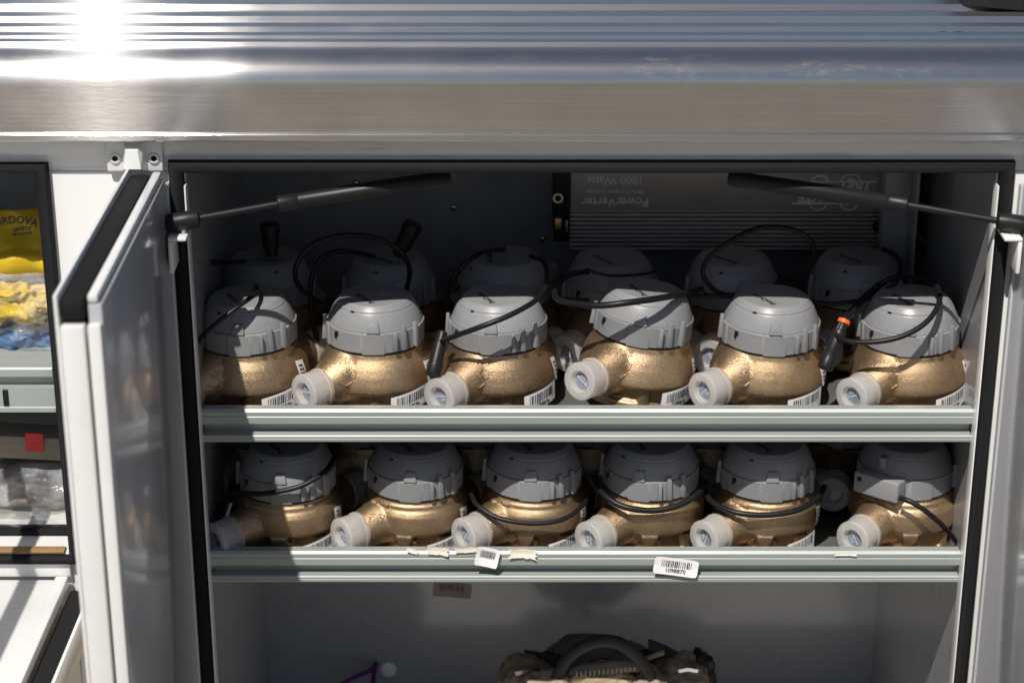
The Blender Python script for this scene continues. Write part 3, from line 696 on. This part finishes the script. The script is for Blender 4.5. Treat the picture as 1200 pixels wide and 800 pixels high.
cable(UBM[3], [(690, 318, .16), (668, 322, .15), (654, 335, .14), (656, 350, .14), (690, 352, .14)], .0030)
cable(UBM[3], [(686, 315, .16), (715, 323, .155), (752, 321, .155), (768, 318, .17)], .0016)
cable(UBM[4], [(914, 330, .165), (938, 318, .15), (953, 300, .14), (948, 280, .13), (925, 268, .13), (890, 267, .13), (855, 283, .12), (830, 303, .12), (824, 322, .12), (838, 340, .13), (862, 347, .135), (900, 340, .14)], .0028)
cable(UBM[4], [(795, 346, .13), (830, 347, .13), (870, 345, .13), (905, 338, .15), (915, 322, .17)], .0028)
cable(UBM[5], [(940, 352, .13), (975, 356, .13), (1015, 350, .13), (1045, 335, .13), (1055, 315, .15), (1050, 300, .18), (1035, 292, .2)], .0028)
cable(UM[5], [(985, 378, .055), (980, 392, .045), (996, 400, .028), (1030, 400, .018), (1062, 392, .018), (1088, 375, .030), (1101, 352, .055), (1096, 334, .09), (1072, 325, .12), (1040, 328, .14), (1010, 350, .13), (992, 370, .09)], .0030)
cable(UM[5], [(1040, 328, .15), (1020, 345, .12), (1002, 362, .09), (990, 378, .06)], .0026)
def connector(root, p0, p1, r=.0080, ring=False):
    A, B = at(*p0), at(*p1); D = (B-A)
    pts = [A, A+D*.03, A+D*.25, A+D*.27, A+D*.70, A+D*.72, A+D*.97, B]
    return link('connector', local(tubem(pts, r, 28, [r*.5, r*.7, r*.75, r*.95, r*.95, r*1.08, r*1.08, r*.95]), root), M['black'], root)
connector(UM[1], (519, 388, .060), (507, 440, .030))
connector(UM[5], (991, 372, .060), (966, 432, .030))
pA = at(991, 372, .060); pD = at(966, 432, .030)-pA; pO = pA+pD*.05
o = link('coloured_ring', local(tubem([pO, pO+pD*.07], .0070, 20), UM[5]), M['orange'], UM[5])
connector(UBM[0], (318, 300, .20), (316, 262, .20), .0105)
connector(UBM[1], (466, 300, .20), (485, 262, .20), .0105)
cable(LM[0], [(262, 585, .07), (275, 578, .045), (310, 578, .030), (350, 570, .030), (380, 553, .045), (392, 535, .08)], .0030)
cable(LM[2], [(552, 578, .06), (560, 592, .040), (585, 607, .026), (625, 613, .022), (660, 608, .028), (683, 592, .05), (690, 578, .08)], .0028)
cable(LM[3], [(697, 560, .08), (706, 578, .05), (730, 593, .033), (763, 598, .030), (795, 592, .035), (818, 578, .05), (828, 565, .08)], .0036)
cable(LM[4], [(823, 570, .08), (835, 588, .05), (862, 600, .030), (900, 603, .026), (935, 597, .033), (958, 583, .055), (966, 570, .08)], .0034)
cable(LM[5], [(1054, 583, .030), (1068, 588, .022), (1088, 601, .018), (1108, 619, .030), (1125, 640, .05)], .0030)

# ---------------------------------------------------------------- stickers and paper on the lower lip
def sheet(name, cx, cy, w, h, rot, y, label, cat, bars=True, number=None, curl=.004, m='paper', ragged=0, seed=1, group=None):
    rd = random.Random(seed); c = at(cx, cy, y); nx, nz = 10, 6; V = []; Fc = []; mi = []
    ca, sa = math.cos(R(rot)), math.sin(R(rot))
    def pos(s, t, off=0):     # s,t in -1..1
        x = s*w/2; z = t*h/2
        return (x*ca-z*sa, -off-.0005-curl*(abs(s)**3*.5 + max(0, -t)*.6), x*sa+z*ca)
    bnd = []
    for i in range(nx+1):
        for j in range(nz+1):
            s, t = -1+2*i/nx, -1+2*j/nz
            if abs(s) == 1 and abs(t) == 1: s *= .95; t *= .93
            if ragged and (abs(s) > .99 or abs(t) > .99): k = 1-ragged*rd.random(); s *= k; t *= k
            V.append(pos(s, t))
    for i in range(nx):
        for j in range(nz): a = i*(nz+1)+j; Fc.append((a, a+nz+1, a+nz+2, a+1)); mi.append(0)
    if bars:
        s = -.66
        while s < .66:
            b = rd.choice((.02, .035, .055)); k = len(V)
            V.extend([pos(s, -.12, .0004), pos(s+b, -.12, .0004), pos(s+b, .66, .0004), pos(s, .66, .0004)]); Fc.append((k, k+1, k+2, k+3)); mi.append(1); s += b+rd.choice((.03, .045, .06))
    me = mesh(V, Fc); me.materials.append(M[m]); me.materials.append(M['ink'])
    for p, i in zip(me.polygons, mi): p.material_index = i
    o = link(name, me, None, None, False, tuple(c)); tag(o, label, cat, group)
    if number:
        t_ = textm(number, h*.32, .0001, .0001)
        for v in t_.vertices:
            s = v.co.x/(w/2); q = (v.co.y-h*.24)/(h/2); p = pos(s, q, .0004); v.co = p
        link('number', t_, M['ink'], o)
    return o
yl = .001
sheet('barcode_sticker', 792, 663.5, .050, .021, -8, yl-.002, 'white barcode sticker printed 1098870 stuck over the lower shelf lip', 'sticker', True, '1098870', .002)
sheet('barcode_sticker', 571, 652, .026, .023, -13, yl-.002, 'small white sticker with a grey barcode hanging over the lip left of centre', 'sticker', True, None, .003, seed=4)
sheet('paper_scrap', 513, 645, .026, .010, -6, yl, 'torn cream paper scrap stuck beside the milky cap near the second lower meter', 'paper scrap', False, None, .002, 'oldpaper', .25, 2)
sheet('paper_scrap', 548, 644, .034, .007, 3, yl, 'ragged paper remains between two stickers under the third meter cap', 'paper scrap', False, None, .001, 'oldpaper', .4, 5)
sheet('paper_scrap', 613, 648, .034, .012, -4, yl, 'curled torn paper scrap right of the small hanging sticker', 'paper scrap', False, None, .003, 'oldpaper', .3, 8)
sheet('paper_scrap', 483, 645, .014, .006, -20, yl, 'tiny white torn flake at the left of the paper scraps', 'paper scrap', False, None, .001, 'paper', .3, 9)
sheet('paper_scrap', 990, 649, .028, .004, 0, yl, 'thin ragged paper remnant on the lip under the last cap at right', 'paper scrap', False, None, .001, 'oldpaper', .4, 11)
sheet('paper_tag', 530, 690, .046, .020, -5, .10, 'dim hanging paper tag with a barcode in the shade under the lower shelf', 'tag', True, None, .002, 'dimtag', 0, 12)

# ---------------------------------------------------------------- tool bag in the lower compartment
def lump(cx, cy, cz, rx, ry, rz, seed=0, amp=.12, fs=1.5, n=3):
    from mathutils import noise
    bm = bmesh.new(); bmesh.ops.create_icosphere(bm, subdivisions=n+1, radius=1)
    for v in bm.verts:
        k = 1+amp*noise.noise(v.co*fs+Vector((seed*3.1, 0, 0)))-amp*.8*abs(noise.noise(v.co*fs*1.7+Vector((1, seed, 3))))+amp*.4*noise.noise(v.co*fs*3+Vector((seed, 5, 0)))
        c = v.co*k; e = .75
        c = Vector([math.copysign(abs(a)**e, a) for a in c])
        v.co = Vector((cx+c.x*rx, cy+c.y*ry, cz+c.z*rz))
    me = bpy.data.meshes.new('m'); bm.to_mesh(me); bm.free()
    for p in me.polygons: p.use_smooth = True
    return me
bag = empty('tool_bag', (at(710, 800, .2).x, .2, ZB-.015)); tag(bag, 'dirty canvas tool bag with a black loop handle at the bottom of the compartment', 'bag')
bp_ = lambda nm, me, m: link(nm, local(me, bag), M[m], bag)
zb0 = ZB-.014
def bl(u, v, y, rx, ry, rz, seed, m, nm, amp=.2, n=4):
    q = at(u, v, y); bp_(nm, lump(q.x, y+ry*.6, q.z-rz*.95, rx, ry, rz, seed, amp, 2.2, n), m)
bl(705, 778, .20, .088, .07, .085, 3, 'web', 'canvas_body', .16)
bl(706, 789, .13, .046, .022, .030, 5, 'tan', 'canvas_flap', .22)
bl(617, 785, .16, .040, .04, .060, 1, 'brown', 'side_pocket', .2)
bl(800, 786, .16, .038, .04, .060, 2, 'brown', 'side_pocket', .2)
bl(822, 775, .23, .022, .03, .05, 8, 'leather', 'side_pocket', .25)
bl(640, 778, .20, .034, .03, .04, 9, 'leather', 'dark_flap', .3)
bl(775, 776, .20, .040, .03, .04, 10, 'leather', 'dark_flap', .3)
bl(645, 800, .12, .040, .03, .04, 12, 'tan', 'front_pocket', .25)
bl(760, 802, .12, .040, .03, .04, 14, 'brown', 'front_pocket', .25)
bp_('top_edge', tubem(spline([at(667, 797, .15), at(676, 786, .145), at(710, 782, .14), at(748, 779, .145), at(766, 788, .16)]), .0085, 12), 'web')
for k in range(14):
    p0 = at(676+k*5.2, 790-k*.5, .128); bp_('stitch', boxm(p0.x-.0012, p0.x+.0012, .128, .1295, p0.z-.0035, p0.z+.0035, .0004), 'tan')
hp = spline([at(640, 830, .15), at(652, 795, .14), at(668, 768, .135), at(695, 752, .13), at(722, 752, .13), at(745, 767, .13), at(762, 792, .135), at(768, 830, .15)], 8)
bp_('handle', tubem(hp, .0078, 16), 'leather')
def strapm(pts, w):
    P_ = [at(*p) for p in pts]; V = []; Fc = []
    for i, p in enumerate(P_):
        t = (P_[min(i+1, len(P_)-1)]-P_[max(i-1, 0)]).normalized(); n = t.cross(Vector((0, 1, .3))).normalized()
        dn = t.cross(n).normalized()*.0015
        V += [p+n*w+dn, p-n*w+dn, p-n*w-dn, p+n*w-dn]
    for i in range(len(P_)-1):
        for k in range(4): Fc.append((i*4+k, i*4+(k+1) % 4, i*4+4+(k+1) % 4, i*4+4+k))
    Fc += [(0, 1, 2, 3), tuple(len(V)-4+k for k in (3, 2, 1, 0))]
    return fix(mesh(V, Fc))
bp_('strap', strapm([(619, 765, .21), (632, 767, .19), (650, 776, .17), (668, 790, .16)], .007), 'leather')
bp_('strap', strapm([(790, 768, .19), (775, 760, .19), (760, 754, .20)], .008), 'leather')
bp_('strap', strapm([(742, 780, .16), (760, 770, .165), (778, 764, .17)], .003), 'tan')
bp_('strap', strapm([(690, 778, .2), (705, 773, .2), (722, 777, .2)], .004), 'leather')
bp_('buckle', strapm([(604, 788, .15), (618, 785, .15), (632, 783, .16)], .0035), 'steel')
bp_('buckle', strapm([(795, 785, .15), (806, 783, .15), (818, 785, .15)], .003), 'steel')
ps = link('purple_strap', tubem(spline([at(392, 806, .40), at(415, 793, .42), at(436, 784, .44), at(441, 777, .45), at(438, 790, .44), at(437, 815, .41)], 6), .0035, 8), M['purple'])
tag(ps, 'dark purple cord bent against the back wall at the bottom left', 'cord')

# ---------------------------------------------------------------- left compartment contents
def sheetgrid(fn, nx, ny, m, name, label, cat, th=.002, parent=None):
    V = [fn(i/nx, j/ny) for i in range(nx+1) for j in range(ny+1)]
    Fc = [(i*(ny+1)+j, (i+1)*(ny+1)+j, (i+1)*(ny+1)+j+1, i*(ny+1)+j+1) for i in range(nx) for j in range(ny)]
    me = mesh(V, Fc)
    for p in me.polygons: p.use_smooth = True
    o = link(name, me, M[m], parent)
    if th: s_ = o.modifiers.new('s', 'SOLIDIFY'); s_.thickness = th; s_.offset = 0
    if label: tag(o, label, cat)
    return o
from mathutils import noise
def yg(s, t):
    # folded yellow cuff: flat printed panel whose lower edge rolls forward
    u = -70+s*142; 
    if t < .6:
        k = t/.6; v_ = 252+k*50+(s-.5)*-14-6*math.sin(s*3); p = at(u, v_, .10-.02*k)
    else:
        k = (t-.6)/.4; a = k*math.pi*1.15; v0 = 302+(s-.5)*-14-6*math.sin(s*3); p = at(u, v0, .08)
        p = p+Vector((0, -.014*math.sin(a)-.004, -.013*(1-math.cos(a))))
    return p+Vector((0, .013*noise.noise(Vector((s*4, t*3, 0)))-.006*abs(noise.noise(Vector((s*9, t*7, 2)))), .003*noise.noise(Vector((s*4, t*3, 5)))))
gl = sheetgrid(yg, 30, 24, 'yellow', 'rubber_glove', 'yellow rubber glove cuff with black print, on top of the pile at left', 'glove', .002)
def arctext(s, size, u, v_, y, rad, flip=1):
    me = textm(s, size, .0002, .0002)
    for q in me.vertices:
        a = q.co.x/rad; rr = rad+q.co.y*flip
        q.co = Vector((rr*math.sin(a), rr*math.cos(a)-rad, q.co.z))
    return place(me, at(u, v_, y), (1, 0, .08), (0, .3, 1))
link('print', merge(arctext('CORDOVA', .0115, 14, 258, .073, .06), arctext('SAFETY', .006, 26, 268, .070, .04), arctext('PRODUCTS', .004, 26, 274, .069, -.05, -1)), M['ink'], gl)
for sd, (u, v_, y, rx, ry, rz, m, nm, lb) in enumerate((
        (5, 352, .075, .045, .03, .026, 'yellow', 'rubber_glove', 'bright yellow folded glove inside the clear bag at left'),
        (48, 345, .085, .030, .03, .016, 'yellow', 'rubber_glove', 'yellow glove fingers lying right of the bright folded glove'),
        (-40, 345, .095, .05, .03, .024, 'yellow', 'rubber_glove', 'yellow glove at the far left edge of the clear bag'),
        (10, 392, .085, .050, .03, .020, 'blue', 'blue_cloth', 'blue cloth bundle under the yellow gloves in the bag'),
        (50, 400, .095, .028, .03, .020, 'blue', 'blue_cloth', 'blue cloth bundle at the right bottom corner of the bag'),
        (-45, 395, .095, .05, .03, .022, 'blue', 'blue_cloth', 'blue cloth bundle at the far left of the bag'),
        (-20, 305, .13, .09, .04, .012, 'blue', 'blue_cloth', 'blue cloth showing under the printed glove cuff'))):
    p = at(u, v_, y); o = link(nm, lump(0, 0, 0, rx, ry, rz, sd+2, .45, 2.2, 4), M[m], None, True, tuple(p)); tag(o, lb, 'glove' if m == 'yellow' else 'cloth')
def film(u0, u1, v0, v1, y0, amp, seed, name, label, depth=.05):
    def fn(s, t):
        u = u0+(u1-u0)*s; v_ = v0+(v1-v0)*t; bulge = math.sin(math.pi*min(1, max(0, t)))**.6*depth
        e = noise.noise(Vector((s*5+seed, t*5, 0)))*amp+abs(noise.noise(Vector((s*11, t*14, seed))))*amp*.9
        return at(u, v_, y0-bulge-e)
    return sheetgrid(fn, 60, 50, 'film', name, label, 'plastic bag', 0)
film(-110, 66, 318, 424, .075, .012, 3, 'plastic_bag', 'clear crumpled plastic bag holding yellow gloves and blue cloth on left shelf', .035)
# lower part: tan board with a red tag, bagged grey parts
p = at(10, 515, .10); bd = link('wooden_board', boxm(-.18, .065, -.02, .02, -.0145, .0135, .002), M['cardboard'], None, False, tuple(p), (0, R(3), 0)); tag(bd, 'dirty tan board with a red tag lying in the left compartment', 'board')
q = at(40, 517, .078)-p; link('red_tag', boxm(q.x-.010, q.x+.010, q.y-.0012, q.y-.0002, q.z-.010, q.z+.012), M['red'], bd)
p = at(20, 612, .12); gp = link('parts_bundle', lump(0, 0, 0, .10, .045, .028, 9, .25, 2.5), M['stone'], None, True, tuple(p)); tag(gp, 'grey gritty bundle inside the lower clear bag at left', 'bundle')
p = at(45, 565, .13); gp = link('parts_bundle', lump(0, 0, 0, .06, .04, .024, 12, .25, 2.5), M['cardboard'], None, True, tuple(p)); tag(gp, 'brown bundle on top of the grey bundle in the lower clear bag', 'bundle')
film(-110, 92, 542, 634, .075, .008, 8, 'plastic_bag', 'clear zip bag with grey parts on the floor of the left compartment', .03)
p = at(20, 630, .05); o = link('rubber_strip', boxm(-.15, .07, -.01, .01, 0, .006, .002), M['seal'], None, False, (p.x, .05, LZB+.0005)); tag(o, 'flat black rubber strip on the left compartment floor in front of the bag', 'strip')
